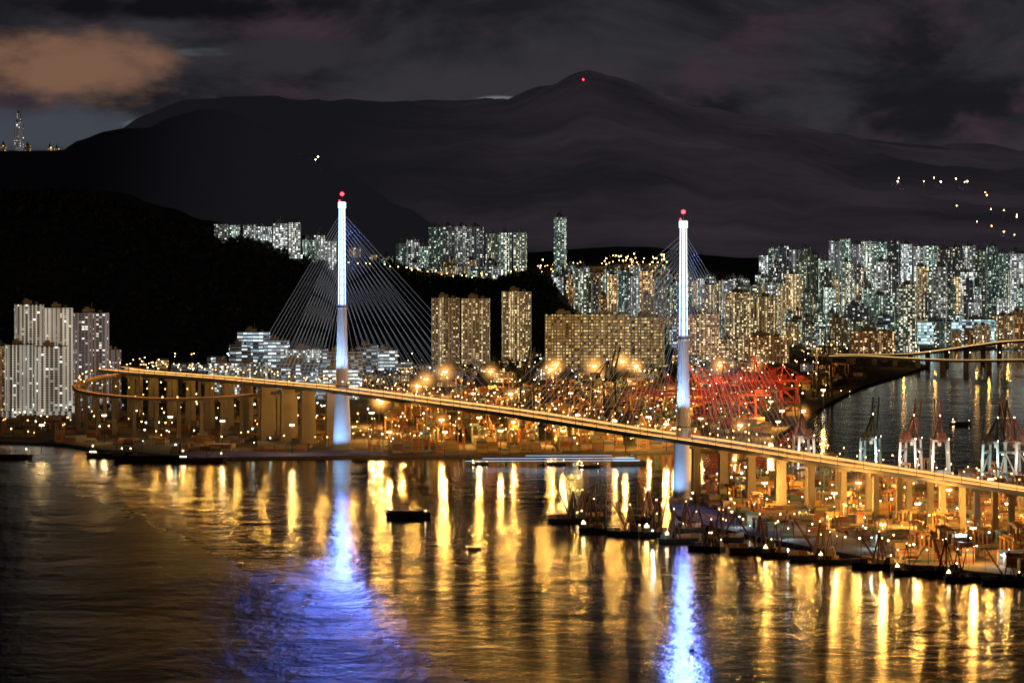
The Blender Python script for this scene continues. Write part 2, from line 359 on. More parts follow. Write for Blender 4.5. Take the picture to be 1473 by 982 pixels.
for k in range(900):
    c_=R.choice([(600,538,60),(680,528,60),(330,560,120),(750,520,50),(880,545,50),(230,590,60)])
    p=G(c_[0]+R.gauss(0,c_[2]),c_[1]+R.gauss(0,7)); 
    if inpoly(p.x,p.y,land1): clump(p.x,p.y,LZ+3,R.uniform(5,8))
mb.obj("roadside_trees",[m_fol])
# ------------------------------------------------------------ buildings
T={}
T['teal']=winmat("facade_teal",(.24,.36,.32),.22,.45,(.72,1.,.88),(1.,.9,.65),1.6,4.2,3.3,colfrac=.1)
T['green']=winmat("facade_green",(.24,.29,.23),.18,.42,(.85,1.,.82),(1.,.8,.46),1.5,4.6,3.3,colfrac=.1)
T['white']=winmat("facade_white",(.46,.48,.46),.2,.52,(1.,.95,.8),(.78,.94,1.),1.6,4.4,3.3)
T['dark']=winmat("facade_dark",(.14,.16,.17),.12,.25,(.85,.95,1.),(1.,.75,.42),1.3,4.4,3.3,colfrac=.06)
T['yel']=winmat("facade_yellow",(.45,.33,.18),.28,.42,(1.,.68,.28),(1.,.86,.55),1.5,4.,3.2,colfrac=.2)
T['brown']=winmat("facade_brown",(.3,.19,.07),.24,.85,(1.,.64,.2),(.95,.8,.38),.75,5.2,4.6,(.2,.8),(.3,.75),0.,var=.1)
T['ind']=winmat("facade_industrial",(.3,.36,.42),.18,.6,(.55,.8,1.),(.9,1.,.95),1.4,9.,5.,(.03,.97),(.5,.85),.0)
T['cream']=winmat("facade_cream",(.6,.56,.47),.42,.1,(1.,.8,.45),(.8,.95,.9),1.,7.,3.1,(.28,.75),(.1,.85),.02,(.015,.015,.02),var=.5)
T['grey']=winmat("facade_grey",(.38,.36,.4),.2,.2,(1.,.85,.6),(.8,.95,1.),1.2,5.4,3.1,(.25,.75),(.2,.8),.05,(.015,.015,.02),var=.5)
T['warm']=winmat("facade_warm",(.42,.24,.11),.24,.5,(1.,.55,.2),(1.,.8,.42),1.5,4.4,3.5)
T['lum']=winmat("facade_bright",(.35,.55,.58),.45,.7,(.5,1.,1.),(1.,1.,1.),1.6,7.,5.,(.05,.95),(.3,.85),.0,var=.4)
def fp_cross(w,d):
    a,b=w/2,d/2; c,e=w*.2,d*.2; n=min(w,d)*.06
    return [(-c,-b),(-n,-b),(-n,-b+n*2),(n,-b+n*2),(n,-b),(c,-b),(c,-e),(a,-e),(a,-n),(a-n*2,-n),(a-n*2,n),(a,n),(a,e),(c,e),(c,b),(-c,b),(-c,e),(-a,e),(-a,-e),(-c,-e)]
def fp_slab(w,d,bay=11.,dep=2.2):
    n=max(2,int(w/bay)); P=[]; s_=w/n
    for i in range(n):
        x=-w/2+i*s_; g=s_*.22
        P+=[(x,-d/2+dep),(x+g,-d/2+dep),(x+g,-d/2),(x+s_-g,-d/2),(x+s_-g,-d/2+dep)]
    P+=[(w/2,-d/2+dep),(w/2,d/2),(-w/2,d/2)]
    Q=[P[0]]
    for p in P[1:]:
        if abs(p[0]-Q[-1][0])+abs(p[1]-Q[-1][1])>1e-4: Q.append(p)
    return Q
def fp_H(w,d):
    a,b=w/2,d/2; i=w*.12; k=d*.25
    return [(-a,-b),(-i,-b),(-i,-b+k),(i,-b+k),(i,-b),(a,-b),(a,b),(i,b),(i,b-k),(-i,b-k),(-i,b),(-a,b)]
def building(name,px,ytop,wpx,d,kind,mat,dep=22.,z0=LZ,rot=None,zb=None):
    w_=wpx*d/F; H=wz(ytop,d)-z0
    if H<5: H=5
    mb=MB()
    if rot is None: rot=R.uniform(-.25,.25)
    fp={'cross':fp_cross,'slab':fp_slab,'H':fp_H,'box':lambda a,b:[(-a/2,-b/2),(a/2,-b/2),(a/2,b/2),(-a/2,b/2)]}[kind](w_,dep)
    Hm=H-(5 if H>40 else 2)
    mb.prism(fp,0,Hm,0,1)
    if H>40:
        mb.box((-w_*.08,0,Hm),(w_*.34,dep*.36,5),0,2)
        mb.box((-w_*.12,0,Hm+5),(w_*.14,dep*.2,2.5),0,2)
        mb.box((w_*.26,dep*.02,Hm),(w_*.12,dep*.2,3),0,2)
        if R.random()<.5: mb.beam((w_*.02,0,Hm+5),(w_*.02,0,Hm+14),.5,2)
    else:
        for q in range(3): mb.box((R.uniform(-.35,.35)*w_,R.uniform(-.3,.3)*dep,Hm),(w_*.1,dep*.14,R.uniform(1.5,3)),0,2)
        mb.box((0,-dep/2+.3,Hm),(w_,.6,1.1),0,2); mb.box((0,dep/2-.3,Hm),(w_,.6,1.1),0,2)
    if H>60: mb.prism([(-w_*.6,-dep*.7),(w_*.6,-dep*.7),(w_*.6,dep*.6),(-w_*.6,dep*.6)],0,9,0,1)
    return mb.obj(name,[T[mat],m_roof,m_conc],(wx(px,d),d,z0),rot)
building("skyscraper",27,172,13,17500,'cross','grey',25,z0=40,rot=.3)
building("skyscraper",27,160,5,17500,'box','grey',9,z0=40,rot=.3)
for px,yt in ((5,205),(72,208),(82,210),(40,206)): building("apartment_tower",px,yt,7,17300,'box','warm',20,z0=40)
for px,yt,w_,mt in [(318,321,19,'white'),(336,322,17,'teal'),(359,322,17,'white'),(379,322,19,'white'),(403,317,20,'white'),(424,316,17,'white'),(444,340,17,'teal'),(460,334,15,'white'),(476,342,15,'white'),(510,352,16,'yel'),
        (540,362,16,'yel'),(557,364,16,'green'),(578,345,15,'teal'),(594,340,16,'white'),(609,350,14,'teal'),(627,322,20,'teal'),(646,321,18,'white'),(666,321,18,'white'),(685,322,18,'white'),(708,332,17,'green'),(727,330,18,'teal'),(748,330,18,'green')]:
    d=(12120 if px<500 else 12700)+R.uniform(-60,60)
    z0=(Hn(wx(px,12150),12150)-6) if px<500 else wz(418,d)
    building("apartment_tower",px,yt,w_,d,R.choice(['cross','H','cross']),mt,22,z0=z0)
for i in range(34):
    px=530+R.random()*185; d=12350+R.uniform(-60,100)
    building("apartment_block",px,R.uniform(368,392) ,R.uniform(11,18),d,'slab',R.choice(['white','yel','teal','dark']),16,z0=wz(415,d))
building("apartment_tower",806,308,17,13300,'cross','teal',26,z0=40)
building("apartment_tower",641,423,40,11000,'slab','yel',24,rot=.05); building("apartment_tower",684,424,40,11010,'slab','yel',24,rot=-.08)
building("apartment_tower",743,414,41,11100,'slab','yel',26,rot=.08)
building("public_housing_block",815,447,62,10900,'slab','brown',30,rot=.0); building("public_housing_block",876,447,58,10900,'slab','brown',30,rot=-.02)
building("public_housing_block",930,450,50,11000,'slab','brown',30,rot=-.1); building("public_housing_block",1004,447,60,11300,'slab','warm',30,rot=-.1)
for i in range(72):
    px=785+i*3.3+R.uniform(-4,4); d=R.uniform(12300,13400)
    yt=R.choice([R.uniform(374,394),R.uniform(392,425)]) if px<960 else R.uniform(386,430)
    building("apartment_tower",px,yt,R.uniform(12,19),d,R.choice(['cross','H','slab']),R.choice(['teal','white','yel','green','dark','warm']),22)
for i in range(22):
    building("apartment_tower",R.uniform(990,1105),R.uniform(392,418),R.uniform(13,20),R.uniform(12100,12700),R.choice(['H','slab']),R.choice(['yel','warm','green','white']),22)
for px,yt,w_,mt,d in [(1064,416,42,'yel',11700),(1103,422,30,'yel',11750),(1050,483,36,'warm',11200),(1100,478,70,'warm',11250),(1083,452,50,'green',11900),(1150,455,40,'green',12000),(1255,471,66,'warm',11500),(1306,405,27,'green',11650),(1205,452,24,'yel',11800),(1232,434,34,'dark',12100),(1268,420,36,'teal',12100)]:
    building("apartment_tower" if yt<470 else "office_block",px,yt,w_,d,'slab',mt,24,rot=R.uniform(-.1,.1))
prof=[(1100,366),(1113,352),(1128,352),(1143,356),(1158,353),(1172,358),(1186,372),(1201,342),(1216,341),(1234,345),(1250,342),(1268,343),(1286,341),(1304,346),(1322,350),(1340,350),(1358,351),(1376,352),(1394,350),(1411,354),(1428,352),(1444,357),(1462,360),(1478,362)]
for px,yt in prof:
    d=12900+R.uniform(-250,250); building("apartment_tower",px,yt+R.uniform(-3,3),R.uniform(14,17.5),d,R.choice(['cross','H']),R.choice(['teal','green','teal','dark','grey','white']),24)
for i in range(56):
    px=1090+R.random()*390; d=R.uniform(12200,12650); building("apartment_tower",px,R.uniform(370,432),R.uniform(13,19),d,R.choice(['cross','H','slab']),R.choice(['teal','green','dark','teal','white','yel','green','white']),22)
for px,yt,w_,d in [(1350,458,60,11950),(1410,455,60,11980),(1460,474,50,11900),(1465,360,22,12300)]:
    building("shopping_centre" if yt>400 else "apartment_tower",px,yt,w_,d,'slab','lum' if yt>400 else 'white',30,rot=.05)
for i in range(80):
    px=R.uniform(970,1480); d=R.uniform(11750,12300)
    building("office_block",px,R.uniform(440,475),R.uniform(12,30),d,'slab',R.choice(['green','warm','teal','ind','yel','lum' if px>1300 else 'green']),22)
for px,yt,w_,d,mt,kd in [(42,432,40,9720,'cream','slab'),(84,437,40,9740,'cream','slab'),(131,444,50,9800,'grey','slab'),(28,490,42,9600,'cream','slab'),(74,492,48,9590,'cream','slab'),(158,497,30,9850,'grey','slab'),(3,492,20,9650,'warm','slab')]:
    building("residential_tower",px,yt,w_,d,kd,mt,26,rot=R.uniform(.05,.2))
for px,yt,w_,d in [(322,516,44,10250),(360,516,50,10300),(365,472,46,10900),(398,484,34,10800),(440,497,60,10350),(492,500,58,10300),(430,516,80,10150),(486,525,60,10100),(345,490,30,10700),(528,492,30,10800),(555,498,34,10850)]:
    building("industrial_building",px,yt,w_,d,'slab',R.choice(['ind','ind','white']),34,rot=R.uniform(-.1,.1))
for i in range(140):
    px=R.uniform(180,1190); y=R.uniform(512,560); d=gd(y)
    if not inpoly(wx(px,d),d,land1) or (px<500 and y>548): continue
    building("warehouse",px,y-R.uniform(8,20),R.uniform(14,40),d,'slab',R.choice(['warm','warm','green','ind','brown','grey']),26)
# ------------------------------------------------------------ bridge
bridge=empty("cable_stayed_bridge")
A1=G(492,650); A2=G(983,720); SP=(A2-A1).length; UU=(A2-A1).normalized(); NN=Vector((-UU.y,UU.x,0))
ZP=[(-1000,62),(-800,65),(-289,72),(0,75),(509,73),(1019,67),(1500,61),(1850,57),(2400,50)]
def zdk(s): return interp(s,ZP)
def off(s): return 16. if s<1310 else max(9.,16-(s-1310)*.014)
def cr(P,n=12):
    out=[]
    for i in range(len(P)-1):
        p0=P[max(i-1,0)];p1=P[i];p2=P[i+1];p3=P[min(i+2,len(P)-1)]
        for k in range(n):
            t=k/n; out.append(.5*((2*p1)+(p2-p0)*t+(2*p0-5*p1+4*p2-p3)*t*t+(3*p1-p0-3*p2+p3)*t**3))
    out.append(P[-1]); return out
def mk_lamp(h,arm,br,em,name):
    m=MB(); m.beam((0,0,0),(0,0,h),.35,0); m.beam((0,0,h),(arm,0,h+.4),.25,0)
    m.box((arm,0,h+.1),(br*2.2,br*1.2,.4),0,0); m.ball((arm,0,h-br*.5),br,1,8,4); m.box((0,0,0),(.8,.8,.6),0,0)
    return m.mesh(name,[m_steel,em])
lamp_s=mk_lamp(11,2.5,.6,e_sod,"street_lamp"); lamp_w=mk_lamp(11,2.5,.65,e_warm,"street_lamp"); lamp_c=mk_lamp(11,2.5,.7,e_cool,"street_lamp")
def sweep(name,P,width,thick,trails,lamp=None,lstep=34,lside=(1,),pl=0,plstep=90,parent=None,mats=None):
    mb=MB(); n=len(P); T_=[]
    for i in range(n):
        t=(P[min(i+1,n-1)]-P[max(i-1,0)]); t.z=0; t.normalize(); T_.append(Vector((-t.y,t.x,0)))
    h=width/2
    def strip(a,za,b_,zb,m):
        for i in range(n-1):
            mb.face([P[i]+T_[i]*a+Vector((0,0,za)),P[i]+T_[i]*b_+Vector((0,0,zb)),P[i+1]+T_[i+1]*b_+Vector((0,0,zb)),P[i+1]+T_[i+1]*a+Vector((0,0,za))],m)
    strip(-h,0,h,0,1)
    for sg in (-1,1):
        strip(sg*h,1.1,sg*h,-1.2,0); strip(sg*(h-.5),1.1,sg*(h-.5),.0,0); strip(sg*h,1.1,sg*(h-.5),1.1,0)
        strip(sg*h,-1.2,sg*h*.55,-thick,0); strip(sg*(h-1.3),.01,sg*(h-1.1),.01,2)
    strip(-h*.55,-thick,h*.55,-thick,0)
    for l in (-h/3,h/3): strip(l-.08,.01,l+.08,.01,2)
    for o_,z_,w_,m_ in trails: strip(o_-w_,z_,o_+w_,z_,m_); strip(o_,z_-w_,o_,z_+w_,m_)
    ob=mb.obj(name,[m_conc,m_asph,m_mark,e_trailw,e_trailr],parent=parent)
    acc=0; accp=0
    for i in range(1,n):
        seg=(P[i]-P[i-1]).length; acc+=seg; accp+=seg
        if lamp and acc>=lstep:
            acc-=lstep
            for sd in lside:
                a=math.atan2(T_[i].y,T_[i].x)+(math.pi if sd>0 else 0)
                place("street_lamp",lamp,P[i]+T_[i]*sd*(h-.3)+Vector((0,0,1)),a)
        if pl and accp>=plstep:
            accp-=plstep; plight("street_lamp_light",P[i]+Vector((0,0,11)),pl,SOD,.6,bridge)
    return ob
def dp(s,o,dz=0): p=A1+UU*s+NN*o; p.z=zdk(s)+dz; return p
S=[-820+20*i for i in range(int((2300+820)/20)+1)]
for sg in (1,-1):
    P=[dp(s,sg*off(s)) for s in S]
    tm=3 if sg>0 else 4
    sweep("bridge_deck",P,18,4,[(-4.5,.8,.26,3),(-1,.8,.2,4),(3.,.8,.26,tm),(6,.9,.2,4)],lamp_s,36,(sg,),16000,100,bridge)
mb=MB()
for s in S:
    if -300<s<1320 and abs(s)>25 and abs(s-SP)>25: mb.beam(dp(s,-8,-1.8),dp(s,8,-1.8),3.,0)
mb.obj("cross_girders",[m_steel],parent=bridge)
m_twc=simple("tower_concrete",(.55,.56,.6),.6,.12,.1)
m_tws,nt,b=newmat("tower_lit_steel"); b.inputs["Base Color"].default_value=(.3,.35,.45,1); b.inputs["Emission Color"].default_value=(.1,.26,1,1); b.inputs["Emission Strength"].default_value=1.3; b.inputs["Roughness"].default_value=.4  # blue glow beside the LED strip painted into the shell as emission
m_tws.cycles.emission_sampling='NONE'
e_led=emis("tower_led_strip",(.58,.78,1.),4.)
m_cab=simple("cable_sheath",(.07,.07,.075),.6,.05,1,emit=.24,ecol=(.8,.87,1.))  # floodlit look of the cables painted in as emission
def spot(loc,dr_,pw,col,ang,rad=1.,name="tower_floodlight"):
    l=bpy.data.lights.new(name,'SPOT'); l.energy=pw; l.color=col; l.spot_size=math.radians(ang); l.spot_blend=.7; l.shadow_soft_size=rad
    o=place(name,l,loc,0,bridge); o.rotation_euler=Vector(dr_).to_track_quat('-Z','Y').to_euler()
for A,ht in ((A1,298.),(A2,298.)):
    mb=MB()
    mb.tube([(0,0,0,15,15),(0,0,4,15,15),(0,0,4.1,11.5,11.5),(0,0,40,9.6,9.6),(0,0,76,8.,8.),(0,0,120,6.6,6.6),(0,0,170,5.6,5.6),(0,0,172,6.2,6.2),(0,0,175,6.2,6.2)],28,0)
    mb.tube([(0,0,175,4.9,4.9),(0,0,ht-8,3.9,3.9)],24,1)
    mb.tube([(0,0,ht-8,4.6,4.6),(0,0,ht-1,4.6,4.6),(0,0,ht-.5,3,3)],20,2)
    for z in range(180,int(ht-10),12): mb.tube([(0,0,z,5.05-(z-175)*.0085,5.05-(z-175)*.0085),(0,0,z+.6,5.05-(z-175)*.0085,5.05-(z-175)*.0085)],20,3)
    for a in (-.9,0.,.9):
        x=math.sin(a); y=-math.cos(a)
        mb.beam((x*5.2,y*5.2,176),(x*4.2,y*4.2,ht-9),2.7 if a==0 else .6,2)
    for z in (78,172): mb.tube([(0,0,z,8.6 if z<100 else 6.6,8.6 if z<100 else 6.6),(0,0,z+1.2,8.6 if z<100 else 6.6,8.6 if z<100 else 6.6)],24,3)
    mb.beam((0,0,ht),(0,0,ht+9),.7,3); mb.ball((0,0,ht+9),2.3,4,10,6); mb.ball((-3,-2,ht+1),1.1,4,8,5)
    mb.beam((-4,0,ht-.5),(4,0,ht-.5),.5,3)
    t=mb.obj("bridge_tower",[m_twc,m_tws,e_led,m_steel,e_red],(A.x,A.y,0),0,bridge)
    for dx in (-26,20):
        l0=Vector((A.x+dx,A.y-42,6)); spot(l0,Vector((A.x,A.y,44))-l0,140000 if dx<0 else 70000,(.32,.6,1.),70,.3)
        l0=Vector((A.x+dx,A.y-30,zdk(0)+3)); spot(l0,Vector((A.x,A.y,150))-l0,480000 if dx<0 else 200000,(.32,.58,1.),60,.3)
    for z,pw in ((100,90000),(140,120000),(190,300000),(225,300000),(262,300000),(287,300000)): spot((A.x,A.y-(8.6 if z<150 else 6.2),z),(0,-1,-.45),pw,BLUE,130,.5,"water_streak_spot")  # added spots aimed off the tower to put blue streaks on the water
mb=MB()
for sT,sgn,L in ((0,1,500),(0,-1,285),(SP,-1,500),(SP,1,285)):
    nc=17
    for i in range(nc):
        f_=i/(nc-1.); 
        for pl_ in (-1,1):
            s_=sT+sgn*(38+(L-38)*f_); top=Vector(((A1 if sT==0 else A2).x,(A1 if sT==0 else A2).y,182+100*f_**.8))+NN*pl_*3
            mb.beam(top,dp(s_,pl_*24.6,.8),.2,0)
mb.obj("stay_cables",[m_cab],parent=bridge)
def pier(mb,x,y,z,w0,d0,rot,cap=14.):
    hh=z-LZ
    mb.box((x,y,LZ),(w0*1.25,d0*1.4,2.5),rot,0); mb.box((x,y,LZ+2.5),(w0*1.1,d0,hh-8.5),rot,0,taper=.85)
    mb.box((x,y,z-6),(w0*.94,d0*.85,3.),rot,0,taper=1.); mb.box((x,y,z-3),(cap,d0,2.6),rot,0)
rot=math.atan2(NN.y,NN.x)
mb=MB()
for s_ in [-80,-150,-220,-289,-360,-430,-500,-570,-640,-710,-780]:
    for sg in (1,-1):
        p=dp(s_,sg*16); big=s_>-300; pier(mb,p.x,p.y,p.z-4,12 if big else 6,6 if big else 4,rot)
mb.obj("viaduct_piers",[m_pier],parent=bridge)
mb=MB()
for s_ in [1019+70,1019+140,1019+212,1019+289,1380,1455,1530,1605,1680,1755,1830,1905]:
    for sg in (1,-1):
        p=dp(s_,sg*off(s_)); big=s_<1320; pier(mb,p.x,p.y,p.z-4,9 if big else 6,5 if big else 4,rot,13)
mb.obj("viaduct_piers",[m_pier],parent=bridge)
rp=cr([G(215,534,65),G(180,537,63),G(140,543,60),G(113,552,57),G(116,561,54),G(155,568,52),G(225,573,51),G(300,572,53),G(365,567,57),G(425,561,63),G(470,558,70)],14)
sweep("slip_road",rp,12,2.6,[(-2.5,.8,.14,4),(2.5,.8,.14,4)],lamp_s,32,(1,),8000,110)
mb=MB()
for i in range(6,len(rp)-14,6): p=rp[i]; pier(mb,p.x,p.y,p.z-2.6,4.5,3.5,.3,10)
mb.obj("slip_road_piers",[m_pier])
rp=cr([G(175,528,45),G(235,536,45),G(300,541,44),G(370,547,40),G(440,556,28),G(520,567,14),G(600,575,9)],10)
sweep("slip_road",rp,12,2.4,[(-2.5,.8,.2,3),(2.5,.8,.2,4)],lamp_s,36,(1,),10000,150)
mb=MB()
for i in range(3,len(rp)-20,5): p=rp[i]; pier(mb,p.x,p.y,p.z-2.4,4.,3.5,.3,10)
mb.obj("slip_road_piers",[m_pier])
for pts in ([(1180,513,16),(1240,512,16),(1300,515,16),(1370,518,16),(1440,518,16),(1560,516,16)],[(1200,510,14),(1290,510,15),(1345,505,19),(1400,497,22),(1450,491,22),(1540,487,20)]):
    rp=cr([G(*p) for p in pts],10); sweep("highway_bridge",rp,16,3,[(-3,.8,.2,3),(3,.8,.2,3)],lamp_w,42,(1,),9000,160)
    mb=MB()
    for i in range(3,len(rp),5):
        p=rp[i]; mb.box((p.x,p.y,-1),(7,4,p.z-2),.2,0)
    mb.obj("highway_bridge_piers",[m_pier])
# ------------------------------------------------------------ cranes
def sts_crane(mat,up,w=1.9,top=None):
    m=MB(); tp=3 if top else 0
    for x in (-12,12):
        for y in (-9,9):
            m.beam((x,y,0),(x*.95,y*.8,44),w,0); m.box((x,y,0),(4,7,1.6),0,0)
        m.beam((x,-9,12),(x,9,12),w,0); m.beam((x,-7.5,43),(x,7.5,43),w,0)
    for y in (-9,9):
        m.beam((-12,y,12),(12,y,12),w,0); m.beam((-12,y*.85,33),(12,y*.85,33),w,0); m.beam((-12,y,12),(12,y*.85,33),1.1,0); m.beam((-12,y*.8,44),(12,y*.8,44),w,tp)
        m.beam((12,y*.6,44),(9,0,66),1.3,tp); m.beam((-6,y*.6,44),(9,0,66),1.1,tp)
    m.box((-16,0,45),(12,7,6),0,tp)
    for y in (-3,3):
        m.beam((-32,y,43),(14,y,43),1.1,tp,2.6)
        if up: m.beam((14,y,43),(30,y,82),1.1,tp,2.2)
        else: m.beam((14,y,43),(62,y,43),1.1,tp,2.6)
    k=8
    for i in range(k):
        t=i/k; a=(14+16*t,43+39*t) if up else (14+48*t,43); m.beam((a[0],-3,a[1]),(a[0],3,a[1]),.7,tp)
    for i in range(5): m.beam((-32+i*9,-3,43),(-32+i*9,3,43),.7,tp)
    m.beam((9,0,66),(-30,0,44),.7,tp)
    if up: m.beam((9,0,66),(25,0,74),.6,tp)
    else: m.beam((9,0,66),(38,0,44),.6,tp); m.beam((9,0,66),(58,0,44),.6,tp)
    m.box((6,0,37),(3.5,3,3.5),0,2)
    for p in ((12,-8,44.5),(-12,-8,44.5),(2,-8,31),(9,-1,66.5)): m.ball(p,.6,1,6,4)
    return m.mesh("quay_crane",[mat,e_warm,m_white,top or mat])
cr_k_up=sts_crane(m_blk,True,2.2); cr_d_up=sts_crane(m_rc,True,2.1,m_top); cr_d_dn=sts_crane(m_rc,False,1.9,m_red); cr_r_dn=sts_crane(m_red,False); cr_b_up=sts_crane(m_blu,True,2.1,m_blk); cr_r_up=sts_crane(m_red,True); cr_o_up=sts_crane(m_org,True,1.5); cr_o_dn=sts_crane(m_org,False,1.5)
def crane(me,px,py,rot,sc=1.,pw=0,col=SOD):
    p=G(px,py,LZ); o=place("quay_crane",me,p,rot,None,(sc,sc,sc))
    if pw: plight("crane_fill_light",p+Vector((R.uniform(-12,12),-26,30)),pw,col,.5)  # added fill hung in front of the crane to brighten it
for px,py,me,r in [(752,603,cr_k_up,-1.2),(868,602,cr_k_up,-1.),(1183,575,cr_k_up,-1.4)]: crane(me,px,py,r,1.15)
for i,(px,py) in enumerate([(1000,612),(1030,606),(1058,600),(1085,594),(1110,588),(1040,620),(1075,612),(1105,603),(1135,590),(1015,592),(1050,586),(1095,582),(970,606)]):
    crane([cr_r_dn,cr_r_dn,cr_d_dn,cr_r_dn,cr_r_up][i%5],px,py,math.pi+.12+R.uniform(-.08,.08),.9)
for i,px in enumerate([538,578,622,660,705,742,790,836,880,925]):
    crane(cr_o_up if i%3 else cr_o_dn,px,650-(px-538)*.012,-1.57+R.uniform(-.25,.25),R.uniform(.55,.7))
for px,py,me in [(1156,690,cr_d_up),(1252,693,cr_b_up),(1310,695,cr_d_up),(1352,696,cr_d_up),(1430,699,cr_b_up),(1464,699,cr_d_up)]:
    crane(me,px,py,1.57+R.uniform(-.45,.45),1.12,42000,(1.,.86,.7))
def rtg(mat):
    m=MB()
    for x in (-12,12):
        for y in (-4,4): m.beam((x,y,1.4),(x,y,22),1.2,0); m.tube([(x-.8,y,0,1,1),(x-.8,y,1.4,1,1)],8,2)
        m.beam((x,-4,2),(x,4,2),1.1,0)
    for y in (-4,4): m.beam((-13.5,y,22),(13.5,y,22),1.4,0,2.)
    m.box((4,0,21),(4,7,3),0,0); m.box((7,-3,18),(2.2,2.2,2.6),0,3); m.ball((-11,-4.6,21),.6,1,6,4); m.ball((11,-4.6,21),.6,1,6,4)
    return m.mesh("yard_gantry_crane",[mat,e_sod,m_steel,m_white])
rtgs=[rtg(m_org),rtg(m_rust),rtg(m_org),rtg(m_blu)]
# ------------------------------------------------------------ container yards
PAL=[(.5,.12,.05),(.5,.2,.07),(.1,.18,.33),(.1,.28,.18),(.65,.35,.1),(.6,.55,.45),(.4,.35,.28),(.45,.12,.07),(.6,.48,.2),(.65,.5,.25),(.7,.66,.55)]
def yard(name,poly,region,rot,gx,gy,dens=1.,maxh=5,gant=.4,ng=1):
    mb=MB(); cs,sn=math.cos(rot),math.sin(rot); xs=[p[0] for p in region]; ys=[p[1] for p in region]
    cx,cy=sum(xs)/len(xs),sum(ys)/len(ys); ext=max(max(xs)-min(xs),max(ys)-min(ys))
    nx=int(ext/gx)+1; ny=int(ext/gy)+1
    for i in range(-nx,nx):
        for j in range(-ny,ny):
            ox,oy=i*gx,j*gy; X=cx+ox*cs-oy*sn; Y=cy+ox*sn+oy*cs
            if not inpoly(X,Y,region) or not inpoly(X,Y,poly): continue
            if not all(inpoly(X+a*gx*.45*cs-b_*12*sn,Y+a*gx*.45*sn+b_*12*cs,poly) for a in(-1,1) for b_ in(-1,1)): continue
            if R.random()>dens: continue
            nl=int((gx-14)/12.8); 
            for a in range(nl):
                hb=R.randint(1,maxh); 
                for r_ in range(6):
                    hh=max(0,min(maxh,hb+R.choice([-1,0,0,0,1])))
                    for t in range(hh):
                        lx=(a-(nl-1)/2)*12.8; ly=(r_-2.5)*2.75
                        mb.box((X+lx*cs-ly*sn,Y+lx*sn+ly*cs,LZ+t*2.62),(12.1,2.44,2.59),rot,0,R.choice(PAL),bottom=False)
            for q in range(ng):
                if R.random()<gant:
                    lx=R.uniform(-gx*.4,gx*.4); place("yard_gantry_crane",R.choice(rtgs),(X+lx*cs,Y+lx*sn,LZ),rot+math.pi/2,None,(1,1,1))
    mb.obj(name,[m_cont])
def reg(L): return [(G(*p).x,G(*p).y) for p in L]
yard("container_stack",land1,reg([(505,658),(515,590),(620,570),(900,570),(1010,575),(1080,590),(1088,645),(960,652),(700,658)]),.03,100,40,.9,5,.75,2)
yard("container_stack",land1,reg([(0,636),(180,645),(300,655),(480,658),(470,600),(180,600),(0,608)]),-.05,90,60,.6,3,.2)
yard("container_stack",land1,reg([(1090,640),(1190,575),(1250,545),(1190,545),(1090,590)]),.9,80,40,.7,4,.4)
yard("container_stack",land2,reg([(990,748),(1100,775),(1300,812),(1473,830),(1700,845),(1700,695),(1473,695),(1150,685),(1050,692)]),.1,80,38,.9,5,.6,1)
# ------------------------------------------------------------ high mast lights
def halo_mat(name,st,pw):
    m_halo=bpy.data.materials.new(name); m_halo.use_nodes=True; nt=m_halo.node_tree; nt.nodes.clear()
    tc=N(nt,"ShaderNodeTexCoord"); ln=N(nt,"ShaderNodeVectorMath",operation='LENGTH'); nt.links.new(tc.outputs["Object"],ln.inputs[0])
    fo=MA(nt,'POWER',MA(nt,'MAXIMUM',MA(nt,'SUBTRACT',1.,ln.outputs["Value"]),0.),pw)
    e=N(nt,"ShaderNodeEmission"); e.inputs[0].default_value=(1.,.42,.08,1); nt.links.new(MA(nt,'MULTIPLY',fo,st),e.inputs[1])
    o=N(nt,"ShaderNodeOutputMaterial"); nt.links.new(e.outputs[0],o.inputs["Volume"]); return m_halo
hb=MB(); hb.ball((0,0,0),1.,0,16,10); halo_me=hb.mesh("lamp_bloom",[halo_mat("painted_lamp_glow",.19,4.)])  # glowing balls added around lamp heads to imitate bloom
def mast_me(em):
    m=MB(); m.tube([(0,0,0,.6,.6),(0,0,35,.35,.35)],8,0); m.tube([(0,0,34,2.2,2.2),(0,0,34.6,2.2,2.2)],10,0)
    for i in range(8): a=i*math.pi/4; m.ball((2.*math.cos(a),2.*math.sin(a),33.6),.9,1,6,4)
    return m.mesh("high_mast_light",[m_steel,em])
mast_s=mast_me(e_sod); mast_w=mast_me(e_warm); mast_c=mast_me(e_cool)
def mast(px,py,pw,col=SOD,me=None,halo=22.,zg=LZ):
    p=G(px,py,zg+33.); p.z=zg
    o=place("high_mast_light",me or mast_s,p)
    if pw: plight("flood_light",(0,0,31.),pw,col,.7,o)
    if halo: place("lamp_bloom",halo_me,(0,0,33),0,o,(halo,)*3)
BIG=[(706,535),(800,525),(792,532),(855,527),(895,520),(915,527),(600,556),(613,546),(548,578),(1035,526),(1088,526),(862,540),(545,575),(640,535)]
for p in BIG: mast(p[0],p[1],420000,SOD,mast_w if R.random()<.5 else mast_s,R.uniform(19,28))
for p in [(1120,590),(1158,588),(1105,575),(1180,560),(530,596),(580,600),(640,604),(690,598),(735,606),(790,604),(830,600),(880,606),(930,598),(960,610),(1010,600),(1060,612),(1120,610),(680,568),(740,570),(960,560),(1000,556),(1060,560),(760,560),(820,566)]:
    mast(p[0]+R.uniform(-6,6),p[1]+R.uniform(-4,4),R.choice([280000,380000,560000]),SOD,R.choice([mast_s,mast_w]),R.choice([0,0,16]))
for p in [(560,622),(640,622),(720,620),(810,620),(900,618),(970,616)]: mast(p[0],p[1],200000,SOD,mast_s,0)
